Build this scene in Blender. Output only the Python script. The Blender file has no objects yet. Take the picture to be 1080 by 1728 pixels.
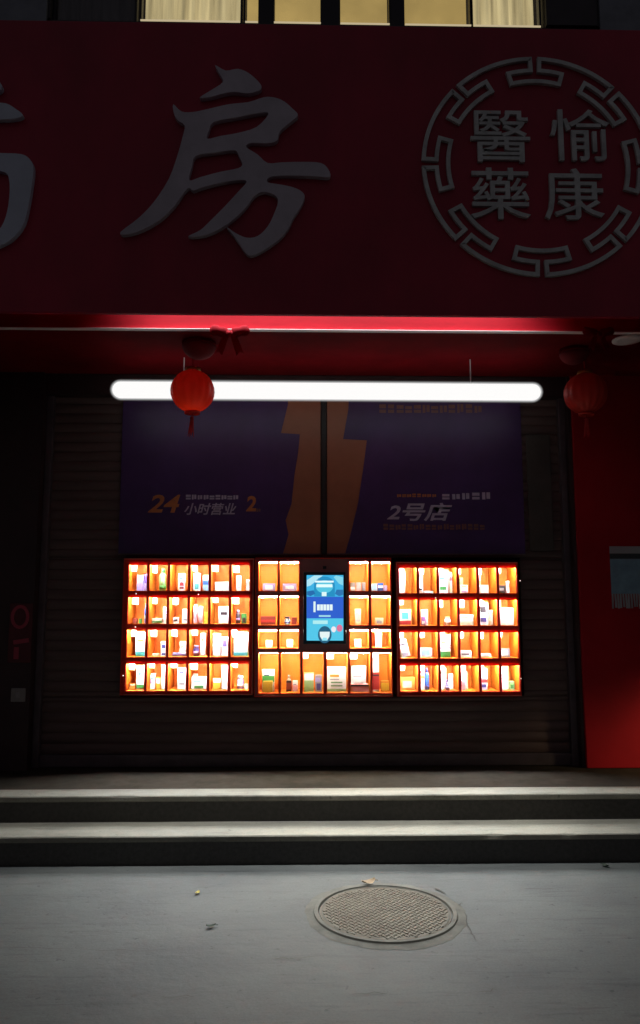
import bpy, bmesh, math, random
from mathutils import Vector, Matrix
from mathutils.geometry import tessellate_polygon
random.seed(7)
SC = bpy.context.scene
COL = SC.collection
R = math.radians

# ------------------------------------------------------------------ camera
F, CX, CY = 1268.0, 540.0, 864.0
CAM = Vector((0.0, 0.0, 1.5))
PITCH, YAW, ROLL = R(7.0), R(1.2), R(0.0)
cam_m = (Matrix.Rotation(-YAW, 4, 'Z') @ Matrix.Rotation(R(90) + PITCH, 4, 'X') @ Matrix.Rotation(ROLL, 4, 'Z'))
cd = bpy.data.cameras.new('camera'); cam = bpy.data.objects.new('camera', cd); COL.objects.link(cam)
cam.matrix_world = Matrix.Translation(CAM) @ cam_m
cd.sensor_fit = 'VERTICAL'; cd.sensor_height = 36.0; cd.lens = 36.0 * F / 1728.0
cd.clip_start = 0.05; cd.clip_end = 300
SC.camera = cam

def ray(px, py):
    return cam_m.to_3x3() @ Vector(((px - CX) / F, -(py - CY) / F, -1.0))
def onY(px, py, Y):           # point of a photo pixel on the upright plane y = Y
    d = ray(px, py); return CAM + d * (Y / d.y)
def onZ(px, py, Z):           # point of a photo pixel on the level plane z = Z
    d = ray(px, py); return CAM + d * ((Z - CAM.z) / d.z)

# ------------------------------------------------------------------ materials
def mat(name, col, rough=0.6, metal=0.0, emit=None, estr=0.0, noise=0.0, nscale=20.0, bump=0.0,
        dark=None, stretch=(1, 1, 1), spec=0.5):
    m = bpy.data.materials.new(name); m.use_nodes = True
    nt = m.node_tree; b = nt.nodes['Principled BSDF']
    b.inputs['Base Color'].default_value = (*col, 1); b.inputs['Roughness'].default_value = rough
    b.inputs['Metallic'].default_value = metal; b.inputs['Specular IOR Level'].default_value = spec
    if emit:
        b.inputs['Emission Color'].default_value = (*emit, 1); b.inputs['Emission Strength'].default_value = estr
    if noise or bump:
        tc = nt.nodes.new('ShaderNodeTexCoord'); mp = nt.nodes.new('ShaderNodeMapping')
        mp.inputs['Scale'].default_value = stretch
        nt.links.new(tc.outputs['Object'], mp.inputs['Vector'])
        n = nt.nodes.new('ShaderNodeTexNoise'); n.inputs['Scale'].default_value = nscale
        n.inputs['Detail'].default_value = 8; n.inputs['Roughness'].default_value = 0.65
        nt.links.new(mp.outputs['Vector'], n.inputs['Vector'])
        if noise:
            r = nt.nodes.new('ShaderNodeValToRGB')
            d = dark or tuple(c * (1 - noise) for c in col)
            r.color_ramp.elements[0].color = (*d, 1); r.color_ramp.elements[0].position = 0.32
            r.color_ramp.elements[1].color = (*[min(1, c * (1 + noise * .35)) for c in col], 1)
            r.color_ramp.elements[1].position = 0.68
            nt.links.new(n.outputs['Fac'], r.inputs['Fac']); nt.links.new(r.outputs['Color'], b.inputs['Base Color'])
        if bump:
            bp = nt.nodes.new('ShaderNodeBump'); bp.inputs['Strength'].default_value = bump
            bp.inputs['Distance'].default_value = 0.01
            nt.links.new(n.outputs['Fac'], bp.inputs['Height']); nt.links.new(bp.outputs['Normal'], b.inputs['Normal'])
    return m

def concrete(name, col, rough, spec=.3):
    m = bpy.data.materials.new(name); m.use_nodes = True; nt = m.node_tree; N = nt.nodes.new; L = nt.links.new
    b = nt.nodes['Principled BSDF']; b.inputs['Specular IOR Level'].default_value = spec
    tc = N('ShaderNodeTexCoord')
    def noise(scale, stretch=(1, 1, 1), det=6, rr=.6):
        mp = N('ShaderNodeMapping'); mp.inputs['Scale'].default_value = stretch; L(tc.outputs['Object'], mp.inputs['Vector'])
        n = N('ShaderNodeTexNoise'); n.inputs['Scale'].default_value = scale; n.inputs['Detail'].default_value = det
        n.inputs['Roughness'].default_value = rr; L(mp.outputs['Vector'], n.inputs['Vector']); return n
    big = noise(1.1, (1, 1.6, 1)); fine = noise(90, det=3); streak = noise(5, (.6, 6, 1), 8, .7); pit = noise(26, det=4)
    r1 = N('ShaderNodeValToRGB'); r1.color_ramp.elements[0].position = .3; r1.color_ramp.elements[1].position = .7
    r1.color_ramp.elements[0].color = (*[c * .58 for c in col], 1)
    r1.color_ramp.elements[1].color = (col[0] * 1.08, col[1] * 1.06, col[2] * 1.0, 1)
    L(big.outputs['Fac'], r1.inputs['Fac'])
    def mul(a, n, lo, hi, p0, p1):
        r = N('ShaderNodeMapRange'); r.inputs['From Min'].default_value = p0; r.inputs['From Max'].default_value = p1
        r.inputs['To Min'].default_value = lo; r.inputs['To Max'].default_value = hi; L(n.outputs['Fac'], r.inputs['Value'])
        x = N('ShaderNodeMix'); x.data_type = 'RGBA'; x.blend_type = 'MULTIPLY'; x.inputs[0].default_value = 1
        L(a, x.inputs[6]); L(r.outputs['Result'], x.inputs[7]); return x.outputs[2]
    c = mul(r1.outputs['Color'], fine, .86, 1.1, .3, .7)
    c = mul(c, streak, .6, 1.03, .30, .48)
    c = mul(c, pit, .55, 1, .27, .36)
    L(c, b.inputs['Base Color'])
    rr = N('ShaderNodeMapRange'); rr.inputs['To Min'].default_value = rough - .15; rr.inputs['To Max'].default_value = rough + .15
    L(streak.outputs['Fac'], rr.inputs['Value']); L(rr.outputs['Result'], b.inputs['Roughness'])
    bp = N('ShaderNodeBump'); bp.inputs['Strength'].default_value = .35; bp.inputs['Distance'].default_value = .006
    L(pit.outputs['Fac'], bp.inputs['Height']); L(bp.outputs['Normal'], b.inputs['Normal'])
    return m

M = {}
M['ground'] = concrete('concrete_ground', (.108, .115, .116), .65)
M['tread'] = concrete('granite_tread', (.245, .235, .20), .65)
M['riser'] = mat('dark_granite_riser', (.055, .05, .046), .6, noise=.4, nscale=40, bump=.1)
M['shaded_paving'] = mat('stone_paving_in_shade', (.045, .038, .030), .9, noise=.35, nscale=8, bump=.1, spec=.02)  # dark tone paints in the shade lying on the platform
M['wall'] = mat('dark_wall_tile', (.05, .045, .05), .6, noise=.3, nscale=6)
M['wall_grey'] = mat('grey_wall_panel', (.22, .25, .28), .6, noise=.3, nscale=5)
M['sign_red'] = mat('sign_red_sheet', (.40, .010, .040), .5, noise=.30, nscale=1.6, bump=.02, stretch=(1, 1, .6))
M['letter'] = mat('grey_letter_metal', (.60, .56, .61), .5, 0, noise=.22, nscale=3)
M['letter_b'] = mat('pale_letter_metal', (.62, .70, .80), .5, 0, noise=.15, nscale=3)
M['emblem'] = mat('emblem_line_metal', (.68, .73, .69), .5, 0, noise=.35, nscale=7)
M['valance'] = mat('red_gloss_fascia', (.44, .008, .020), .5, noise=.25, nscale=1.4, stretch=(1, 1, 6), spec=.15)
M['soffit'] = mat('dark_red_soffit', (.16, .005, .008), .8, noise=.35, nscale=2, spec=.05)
M['trim'] = mat('white_trim_paint', (.85, .80, .80), .4)
M['pier_red'] = mat('red_pier_tile', (.36, .008, .016), .7, noise=.25, nscale=1.5, bump=.05, spec=.12)
M['pier_dark'] = mat('dark_pier_tile', (.035, .014, .014), .55, noise=.3, nscale=4)
M['shutter'] = mat('shutter_brown_steel', (.105, .062, .056), .6, 0, noise=.35, nscale=3, stretch=(.4, 1, 3))
M['rail'] = mat('shutter_rail_steel', (.10, .075, .085), .45, .3, noise=.3, nscale=8)
M['rail_pale'] = mat('pale_side_panel', (.06, .052, .045), .6, noise=.35, nscale=5)
M['black'] = mat('black_rubber', (.008, .006, .006), .6)
M['purple'] = mat('poster_purple', (.058, .020, .115), .45, noise=.35, nscale=2.2)
M['poster_orange'] = mat('poster_orange', (.34, .115, .055), .5, noise=.25, nscale=2)
M['ink_white'] = mat('poster_ink_pale', (.46, .41, .54), .5, noise=.2, nscale=20)
M['ink_orange'] = mat('poster_ink_orange', (.50, .17, .05), .5, noise=.2, nscale=20)
M['ink_rust'] = mat('poster_ink_rust', (.20, .085, .07), .5, noise=.2, nscale=20)
M['ink_blue'] = mat('poster_ink_dull', (.14, .06, .24), .5)
def bloom_mat(name, c, f):  # translucency added so cabinet fronts glow red, imitating bloom from the compartments
    m = mat(name, c, .4); nt = m.node_tree; N = nt.nodes.new; L = nt.links.new
    t = N('ShaderNodeBsdfTranslucent'); t.inputs['Color'].default_value = (*c, 1)
    x = N('ShaderNodeMixShader'); x.inputs[0].default_value = f
    L(nt.nodes['Principled BSDF'].outputs[0], x.inputs[1]); L(t.outputs[0], x.inputs[2]); L(x.outputs[0], nt.nodes['Material Output'].inputs['Surface'])
    return m
M['cab_red'] = bloom_mat('cabinet_red_bloom', (.80, .05, .025), .30)
M['plate'] = bloom_mat('cabinet_plate_bloom', (.80, .05, .025), .40)
M['cab_mid'] = mat('cabinet_dull_panel', (.36, .15, .14), .45, noise=.2, nscale=6)
M['cab_edge'] = mat('cabinet_edge_strip', (.75, .30, .22), .35)
M['liner'] = mat('compartment_orange', (.96, .25, .008), .6)
M['tag'] = mat('white_card', (.9, .9, .88), .6)
M['led'] = mat('led_strip_glow', (1, 1, 1), .5, emit=(.93, 1.0, 1.05), estr=330)
M['led_c'] = mat('led_strip_glow_warm', (1, 1, 1), .5, emit=(1.0, .99, .85), estr=330)
M['pilot'] = mat('pilot_lamp_glow', (1, 1, 1), .5, emit=(1, .75, .7), estr=1.2)
M['tube'] = mat('tube_glow', (.1, .1, .1), .5, emit=(1, .98, .96), estr=1.15)
M['cap'] = mat('tube_end_cap', (.7, .7, .7), .4)
M['bezel'] = mat('screen_bezel_black', (.01, .02, .03), .3)
M['gold'] = mat('lantern_gold_cap', (.45, .22, .05), .4, .5)
M['tassel'] = mat('tassel_red_thread', (.55, .03, .03), .8)
M['ribbon'] = mat('red_ribbon_cloth', (.13, .003, .007), .9, spec=.05)
M['paper'] = mat('blue_grey_paper', (.20, .34, .44), .7, noise=.3, nscale=9)
M['paper_dark'] = mat('notice_dark_band', (.03, .045, .05), .6)
M['paper_pale'] = mat('notice_pale_strip', (.34, .35, .37), .7)
M['iron'] = mat('manhole_iron', (.135, .118, .088), .7, .1, noise=.5, nscale=7, bump=.1, dark=(.10, .082, .06))
M['iron_rim'] = mat('manhole_rim_stone', (.125, .12, .10), .8, noise=.4, nscale=10, bump=.25)
M['mortar'] = mat('manhole_mortar', (.115, .112, .095), .85, noise=.45, nscale=9, bump=.4)
M['crack'] = mat('crack_dirt', (.06, .058, .05), .9)
M['leaf'] = mat('dry_leaf_brown', (.30, .21, .12), .7, noise=.4, nscale=60)
M['leaf_y'] = mat('dry_leaf_yellow', (.50, .40, .08), .7)
M['leaf_d'] = mat('dry_leaf_dark', (.035, .05, .035), .8)
M['frame_dark'] = mat('window_frame_dark', (.012, .010, .016), .4)
M['sill'] = mat('window_sill_lit_cream', (.8, .75, .6), .5, emit=(1, .82, .50), estr=.5)  # emission stands in for window light falling on the cream sill

def lit_blind(name, col, strg, vert):
    m = bpy.data.materials.new(name); m.use_nodes = True; nt = m.node_tree; N = nt.nodes.new; L = nt.links.new
    b = nt.nodes['Principled BSDF']; b.inputs['Base Color'].default_value = (*[c * .5 for c in col], 1)
    tc = N('ShaderNodeTexCoord'); mp = N('ShaderNodeMapping'); mp.inputs['Scale'].default_value = vert
    L(tc.outputs['Object'], mp.inputs['Vector'])
    n = N('ShaderNodeTexNoise'); n.inputs['Scale'].default_value = 3; n.inputs['Detail'].default_value = 5
    L(mp.outputs['Vector'], n.inputs['Vector'])
    r = N('ShaderNodeValToRGB'); r.color_ramp.elements[0].position = .3; r.color_ramp.elements[1].position = .7
    r.color_ramp.elements[0].color = (*[c * (.45 if vert[0] > 3 else .85) for c in col], 1)
    r.color_ramp.elements[1].color = (*[min(1, c * 1.15) for c in col], 1)
    L(n.outputs['Fac'], r.inputs['Fac']); L(r.outputs['Color'], b.inputs['Emission Color'])
    b.inputs['Emission Strength'].default_value = strg
    return m
M['blind'] = lit_blind('lit_roller_blind', (.44, .30, .10), 1.0, (1, 1, 1))
M['curtain'] = lit_blind('lit_curtain', (.60, .48, .25), 1.0, (7, 1, .3))
M['curtain_dim'] = mat('unlit_curtain', (.09, .08, .085), .8, noise=.6, nscale=4, stretch=(8, 1, .4))

def glass(name, col=(1, 1, 1), gl=.06):
    m = bpy.data.materials.new(name); m.use_nodes = True; nt = m.node_tree; nt.nodes.clear(); N = nt.nodes.new; L = nt.links.new
    o = N('ShaderNodeOutputMaterial'); x = N('ShaderNodeMixShader'); t = N('ShaderNodeBsdfTransparent'); g = N('ShaderNodeBsdfGlossy')
    t.inputs['Color'].default_value = (*col, 1); g.inputs['Roughness'].default_value = .05
    x.inputs[0].default_value = gl; L(t.outputs[0], x.inputs[1]); L(g.outputs[0], x.inputs[2]); L(x.outputs[0], o.inputs['Surface'])
    return m
def halo_glow(name, a, e):
    m = bpy.data.materials.new(name); m.use_nodes = True; nt = m.node_tree; nt.nodes.clear(); N = nt.nodes.new; L = nt.links.new
    o = N('ShaderNodeOutputMaterial'); x = N('ShaderNodeMixShader'); t = N('ShaderNodeBsdfTransparent'); g = N('ShaderNodeEmission')
    g.inputs['Strength'].default_value = e; x.inputs[0].default_value = a
    L(t.outputs[0], x.inputs[1]); L(g.outputs[0], x.inputs[2]); L(x.outputs[0], o.inputs['Surface']); return m
M['halo1'] = halo_glow('tube_halo_inner', .30, .8); M['halo2'] = halo_glow('tube_halo_middle', .16, .7); M['halo3'] = halo_glow('tube_halo_outer', .05, .6)  # faint glowing shells added to imitate the soft halo around the tube
M['glass'] = glass('door_glass', (.97, .97, .97), .05)
M['glass_w'] = glass('window_glass', (.96, .97, .96), .06)

def lantern_cloth():
    m = bpy.data.materials.new('lantern_red_cloth'); m.use_nodes = True; nt = m.node_tree; N = nt.nodes.new; L = nt.links.new
    b = nt.nodes['Principled BSDF']; b.inputs['Base Color'].default_value = (.62, .035, .02, 1); b.inputs['Roughness'].default_value = .55
    t = N('ShaderNodeBsdfTranslucent'); t.inputs['Color'].default_value = (.75, .06, .02, 1)
    x = N('ShaderNodeMixShader'); x.inputs[0].default_value = .22
    o = nt.nodes['Material Output']; L(b.outputs[0], x.inputs[1]); L(t.outputs[0], x.inputs[2]); L(x.outputs[0], o.inputs['Surface'])
    return m
M['lantern'] = lantern_cloth()
M['dome'] = mat('dome_dark_red_glass', (.16, .006, .010), .9)

_pm = {}
def paint(col, rough=.5):
    k = tuple(round(c, 3) for c in col)
    if k not in _pm:
        _pm[k] = mat('pack_paint_%d' % len(_pm), k, rough)
    return _pm[k]
_gm = {}
def glow(col, s=1.0):
    k = (tuple(round(c, 3) for c in col), s)
    if k not in _gm:
        _gm[k] = mat('display_glow_%d' % len(_gm), (.02, .02, .02), .3, emit=col, estr=s)
    return _gm[k]

# ------------------------------------------------------------------ mesh helpers
def nb(): return bmesh.new()
def box(bm, x0, x1, y0, y1, z0, z1, mi=0, bev=0.0, mtx=None):
    g = bmesh.ops.create_cube(bm, size=1.0)
    vs = g['verts']
    for v in vs:
        v.co = Vector((x0 + (v.co.x + .5) * (x1 - x0), y0 + (v.co.y + .5) * (y1 - y0), z0 + (v.co.z + .5) * (z1 - z0)))
    fs = list({f for v in vs for f in v.link_faces})
    for f in fs: f.material_index = mi
    if bev:
        es = list({e for v in vs for e in v.link_edges})
        rr = bmesh.ops.bevel(bm, geom=es, offset=bev, segments=2, affect='EDGES', profile=.5)
        vs = list({v for f in rr['faces'] for v in f.verts} | {v for v in vs if v.is_valid})
        for f in rr['faces']: f.material_index = mi
    if mtx is not None:
        for v in vs: v.co = mtx @ v.co
    return vs
def lathe(bm, prof, seg=24, c=(0, 0, 0), mi=0, ridge=0.0, nr=12, smooth=True):
    rings = []
    for r, z in prof:
        ring = []
        for i in range(seg):
            a = 2 * math.pi * i / seg
            rr = r * (1 - ridge * (0.5 + 0.5 * math.cos(nr * a)))
            ring.append(bm.verts.new((c[0] + rr * math.cos(a), c[1] + rr * math.sin(a), c[2] + z)))
        rings.append(ring)
    for a, b in zip(rings, rings[1:]):
        for i in range(seg):
            f = bm.faces.new((a[i], a[(i + 1) % seg], b[(i + 1) % seg], b[i])); f.material_index = mi; f.smooth = smooth
    for ring, rev in ((rings[0], True), (rings[-1], False)):
        try:
            f = bm.faces.new(list(reversed(ring)) if rev else ring); f.material_index = mi
        except ValueError: pass
def tube(bm, pts, r, seg=8, mi=0):
    rings = []
    pts = [Vector(p) for p in pts]
    for i, p in enumerate(pts):
        t = (pts[min(i + 1, len(pts) - 1)] - pts[max(i - 1, 0)]).normalized()
        u = t.cross(Vector((0, 0, 1)));
        if u.length < .01: u = t.cross(Vector((1, 0, 0)))
        u.normalize(); w = t.cross(u)
        rings.append([bm.verts.new(p + (u * math.cos(2 * math.pi * k / seg) + w * math.sin(2 * math.pi * k / seg)) * r) for k in range(seg)])
    for a, b in zip(rings, rings[1:]):
        for i in range(seg):
            f = bm.faces.new((a[i], a[(i + 1) % seg], b[(i + 1) % seg], b[i])); f.material_index = mi; f.smooth = True
    bm.faces.new(rings[0]); bm.faces.new(list(reversed(rings[-1])))
def prism(bm, outer, holes, y0, y1, mi=0):
    """outline in (x, z) given thickness between y0 (front) and y1 (back)"""
    loops = [[Vector((p[0], p[1], 0)) for p in outer]] + [[Vector((p[0], p[1], 0)) for p in h] for h in holes]
    flat = [p for l in loops for p in l]
    tris = tessellate_polygon(loops)
    A = [bm.verts.new((p.x, y0, p.y)) for p in flat]; B = [bm.verts.new((p.x, y1, p.y)) for p in flat]
    for t in tris:
        for V, o in ((A, 1), (B, -1)):
            try:
                f = bm.faces.new([V[i] for i in t][::o]); f.material_index = mi
            except ValueError: pass
    k = 0
    for l in loops:
        n = len(l)
        for i in range(n):
            f = bm.faces.new((A[k + i], A[k + (i + 1) % n], B[k + (i + 1) % n], B[k + i])); f.material_index = mi
        k += n
    bmesh.ops.recalc_face_normals(bm, faces=bm.faces)
def ribbon(bm, pts, w, y0, y1, closed=False, mi=0):
    n = len(pts); L_, R_ = [], []
    for i in range(n):
        p = Vector(pts[i])
        a = Vector(pts[i - 1]) if (i or closed) else None
        b = Vector(pts[(i + 1) % n]) if (i < n - 1 or closed) else None
        d1 = (p - a).normalized() if a is not None else (b - p).normalized()
        d2 = (b - p).normalized() if b is not None else d1
        n1 = Vector((-d1.y, d1.x)); n2 = Vector((-d2.y, d2.x)); m = n1 + n2
        m = n1 if m.length < .01 else m.normalized()
        s = (w / 2) / max(.45, m.dot(n1))
        L_.append(p + m * s); R_.append(p - m * s)
    out = L_ + R_[::-1]
    quads = []
    V = {}
    for nm, P in (('L', L_), ('R', R_)):
        for i, p in enumerate(P):
            V[nm, i, 0] = bm.verts.new((p.x, y0, p.y)); V[nm, i, 1] = bm.verts.new((p.x, y1, p.y))
    for i in range(n if closed else n - 1):
        j = (i + 1) % n
        for f in ((('L', i, 0), ('L', j, 0), ('R', j, 0), ('R', i, 0)), (('L', i, 0), ('L', i, 1), ('L', j, 1), ('L', j, 0)),
                  (('R', i, 0), ('R', j, 0), ('R', j, 1), ('R', i, 1))):
            bm.faces.new([V[k] for k in f]).material_index = mi
    bmesh.ops.recalc_face_normals(bm, faces=bm.faces)

def obj(name, bm, mats, parent=None, origin=None):
    me = bpy.data.meshes.new(name)
    if origin is None:
        if parent is not None and parent.type == 'EMPTY': origin = parent['_o']
        elif parent is not None: origin = parent['_o']
        else:
            xs = [v.co for v in bm.verts]
            origin = Vector(((min(v.x for v in xs) + max(v.x for v in xs)) / 2, (min(v.y for v in xs) + max(v.y for v in xs)) / 2, min(v.z for v in xs)))
    origin = Vector(origin)
    bmesh.ops.translate(bm, verts=bm.verts, vec=-origin)
    bm.to_mesh(me); bm.free()
    o = bpy.data.objects.new(name, me); COL.objects.link(o)
    for m in (mats if isinstance(mats, (list, tuple)) else [mats]): me.materials.append(m)
    if parent is not None: o.parent = parent
    else: o.location = origin
    o['_o'] = origin
    return o
def thing(name, label, cat, loc, group=None):
    o = bpy.data.objects.new(name, None); COL.objects.link(o); o.location = loc
    o.empty_display_size = .1
    o['_o'] = Vector(loc); o['label'] = label; o['category'] = cat
    if group: o['group'] = group
    return o
def tag(o, label, cat, group=None):
    o['label'] = label; o['category'] = cat
    if group: o['group'] = group
    return o
def struct(name, bm, m):
    o = obj(name, bm, m); o['kind'] = 'structure'; return o

def text_bm(body, h, cx, cz, y0, depth, shear=0.0, bold=0.0, width=None):
    """characters standing upright at y0 (facing the street), centred at cx, cz, fitted to height h"""
    c = bpy.data.curves.new('lettering', 'FONT'); c.body = body; c.size = 1.0; c.shear = shear; c.offset = bold
    c.extrude = .5; c.resolution_u = 3
    t = bpy.data.objects.new('lettering', c); COL.objects.link(t)
    bpy.context.view_layer.update()
    me = bpy.data.meshes.new_from_object(t.evaluated_get(bpy.context.evaluated_depsgraph_get()))
    bpy.data.objects.remove(t); bpy.data.curves.remove(c)
    bm = nb(); bm.from_mesh(me); bpy.data.meshes.remove(me)
    xs = [v.co.x for v in bm.verts]; ys = [v.co.y for v in bm.verts]
    mx, my = (min(xs) + max(xs)) / 2, (min(ys) + max(ys)) / 2
    s = h / (max(ys) - min(ys)); sx = s if width is None else width / (max(xs) - min(xs))
    for v in bm.verts:
        x, y, z = v.co
        v.co = Vector((cx + (x - mx) * sx, y0 - (z + .5) * depth, cz + (y - my) * s))
    bmesh.ops.recalc_face_normals(bm, faces=bm.faces)
    for f in bm.faces: f.material_index = 0
    return bm
def join_bm(a, b):
    me = bpy.data.meshes.new('tmp'); b.to_mesh(me); b.free(); a.from_mesh(me); bpy.data.meshes.remove(me); return a

# ------------------------------------------------------------------ main distances
Y_S1, Y_S2, Y_PIER, Y_SHUT = 4.57, 4.85, 5.57, 5.70
Z1, Z2 = .165, .322
Y_SIGN, Y_VAL = 4.20, 4.65

# ------------------------------------------------------------------ ground and steps
from mathutils import noise as mn
def slab(y0, y1, z0, z1, seed):
    bm = nb(); rows = []
    for i in range(561):
        x = -7 + i * .025
        n1 = mn.noise(Vector((x * 1.3, seed, 0))) * .004 + mn.noise(Vector((x * 9, seed, 3))) * .0018
        ch = max(0, mn.noise(Vector((x * 5, seed, 9))) - .38) * .03
        prof = [(y1, z0), (y0 + .004, z0), (y0 + n1, z0 + .006), (y0 + n1 + ch * .5, z1 - .006 - ch), (y0 + .006 + n1 + ch, z1 + n1 * .35), (y0 + .06, z1), (y1, z1)]
        rows.append([bm.verts.new((x, a, b)) for a, b in prof])
    for a, b in zip(rows, rows[1:]):
        for k in range(len(a)): bm.faces.new((a[k], b[k], b[(k + 1) % len(a)], a[(k + 1) % len(a)]))
    bm.faces.new(rows[0][::-1]); bm.faces.new(rows[-1]); bmesh.ops.recalc_face_normals(bm, faces=bm.faces)
    return bm
bm = nb(); box(bm, -30, 30, -20, 6.5, -.3, 0)
struct('ground', bm, M['ground'])
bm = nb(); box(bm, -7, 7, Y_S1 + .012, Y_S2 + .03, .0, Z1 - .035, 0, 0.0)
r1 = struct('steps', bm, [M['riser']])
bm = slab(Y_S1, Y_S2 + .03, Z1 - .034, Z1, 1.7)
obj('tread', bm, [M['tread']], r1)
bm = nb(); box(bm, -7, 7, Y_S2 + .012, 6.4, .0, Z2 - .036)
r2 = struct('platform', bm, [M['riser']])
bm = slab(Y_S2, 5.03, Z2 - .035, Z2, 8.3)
obj('lit_edge', bm, [M['tread']], r2)  # platform front left pale, painting the strip the light reaches
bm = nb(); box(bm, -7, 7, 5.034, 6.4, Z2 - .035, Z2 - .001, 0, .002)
obj('shaded_paving', bm, [M['shaded_paving']], r2)  # rear of the platform, its shade put into the colour

# ------------------------------------------------------------------ manhole
mc = onZ(650, 1541, 0)
mr = (onZ(770, 1541, 0) - onZ(535, 1541, 0)).length / 2
mh = thing('manhole_cover', 'round rusty manhole cover set in the grey concrete before the steps', 'manhole cover', (mc.x, mc.y, 0))
bm = nb()
seg = 96
def ringmesh(bm, r0, r1, z0, z1, wob0=0, wob1=0, mi=0):
    a, b = [], []
    for i in range(seg):
        t = 2 * math.pi * i / seg
        w0 = r0 * (1 + wob0 * (math.sin(3 * t + 1) + .6 * math.sin(7 * t) + .5 * math.sin(17 * t + 2)))
        w1 = r1 * (1 + wob1 * (math.sin(2 * t + 4) + .8 * math.sin(5 * t + 1) + .7 * math.sin(13 * t) + .5 * math.sin(29 * t)))
        a.append(bm.verts.new((mc.x + w0 * math.cos(t), mc.y + w0 * math.sin(t), z0)))
        b.append(bm.verts.new((mc.x + w1 * math.cos(t), mc.y + w1 * math.sin(t), z1)))
    for i in range(seg):
        f = bm.faces.new((a[i], b[i], b[(i + 1) % seg], a[(i + 1) % seg])); f.material_index = mi; f.smooth = True
ringmesh(bm, mr * 1.03, mr * 1.165, .006, .001, 0, .012)
obj('mortar_ring', bm, M['mortar'], mh)
bm = nb(); ringmesh(bm, mr * .955, mr * .965, .004, .014); ringmesh(bm, mr * .965, mr * 1.02, .014, .014); ringmesh(bm, mr * 1.02, mr * 1.035, .014, .003)
obj('rim', bm, M['iron_rim'], mh)
bm = nb(); lathe(bm, [(mr * .94, .001), (mr * .94, .006), (mr * .925, .007)], 72, (mc.x, mc.y, 0), smooth=False)
# raised diamond tread on the lid
n = 13
for i in range(-n, n + 1):
    for j in range(-n, n + 1):
        x, y = (i + j) * mr * .0505, (i - j) * mr * .0505
        if math.hypot(x, y) < mr * .87:
            s = mr * .040; vs = box(bm, -s, s, -s * .45, s * .45, .006, .0105)
            mt = Matrix.Translation((mc.x + x, mc.y + y, 0)) @ Matrix.Rotation(R(45 if (i + j) % 2 else -45), 4, 'Z')
            for v in vs: v.co = mt @ v.co
obj('lid', bm, M['iron'], mh)
bm = nb(); ringmesh(bm, mr * .90, mr * .915, .0135, .0135)
obj('lid_border', bm, M['iron_rim'], mh)

# cracks in the concrete (narrow dirt-filled grooves)
def crack(pts, w, lab):
    bm = nb(); P = []
    for (a, b), (c, d) in zip(pts, pts[1:]):
        for k in range(6):
            t = k / 6; q = onZ(a + (c - a) * t, b + (d - b) * t, 0)
            P.append((q.x + random.uniform(-1, 1) * .006, q.y + random.uniform(-1, 1) * .012))
    n = len(P); lo, hi = [], []
    for i, (x, y) in enumerate(P):
        d = Vector(P[min(i + 1, n - 1)]) - Vector(P[max(i - 1, 0)]); d.normalize()
        ww = w * random.uniform(.3, 1) * (1 if 0 < i < n - 1 else .1)
        lo.append(bm.verts.new((x - d.y * ww, y + d.x * ww, .0045))); hi.append(bm.verts.new((x + d.y * ww, y - d.x * ww, .0045)))
    for i in range(n - 1): bm.faces.new((lo[i], lo[i + 1], hi[i + 1], hi[i]))
    bmesh.ops.recalc_face_normals(bm, faces=bm.faces)
    o = obj('pavement_crack', bm, M['crack']); o['kind'] = 'structure'
crack([(772, 1528), (785, 1524)], .006, '')
crack([(783, 1540), (792, 1568), (806, 1592)], .0035, '')
crack([(735, 1500), (756, 1512)], .008, '')
crack([(660, 1592), (672, 1594)], .008, '')
crack([(455, 1620), (500, 1618), (540, 1616)], .003, '')
crack([(270, 1682), (340, 1684)], .003, '')
crack([(800, 1674), (852, 1672)], .003, '')
crack([(330, 1510), (372, 1507)], .003, '')
crack([(590, 1680), (670, 1677)], .003, '')

crack([(0, 1600), (180, 1606), (330, 1604)], .002, '')
crack([(880, 1500), (960, 1503)], .003, '')
def leaf(px, py, size, m, lab, rot=0, z=.004, curl=.35):
    p = onZ(px, py, 0); bm = nb(); n = 8; rows = []
    for i in range(n + 1):
        t = i / n; w = size * .32 * math.sin(math.pi * min(1, t * .9 + .06)) ** .8
        rows.append([bm.verts.new((-size / 2 + size * t, s * w, curl * size * (abs(t - .5) ** 2 * 2 + abs(s) * .25) + .002)) for s in (-1, -.5, 0, .5, 1)])
    for a, b in zip(rows, rows[1:]):
        for k in range(4):
            f = bm.faces.new((a[k], b[k], b[k + 1], a[k + 1])); f.smooth = True
    tube(bm, [(size / 2, 0, .5 * curl * size), (size * .75, .004, .004)], .0015, 5)
    for v in bm.verts:
        v.co = Matrix.Translation((p.x, p.y, z)) @ Matrix.Rotation(rot, 4, 'Z') @ v.co
    tag(obj('fallen_leaf', bm, m), lab, 'leaf', 'fallen leaves on the concrete')
leaf(622, 1495, .085, M['leaf'], 'curled brown leaf lying on the far rim of the manhole cover', .5, .012)
leaf(333, 1509, .035, M['leaf_y'], 'small yellow leaf on the concrete to the left of the manhole', 1.2)
leaf(356, 1566, .045, M['leaf_d'], 'small dark leaf on the concrete, nearer than the yellow one', .3)
leaf(448, 1452, .07, M['leaf_d'], 'dark shrivelled leaf against the foot of the lower step', 0.1)
leaf(1022, 1463, .05, M['leaf_d'], 'dark leaf on the concrete below the red pier', 2)

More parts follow.
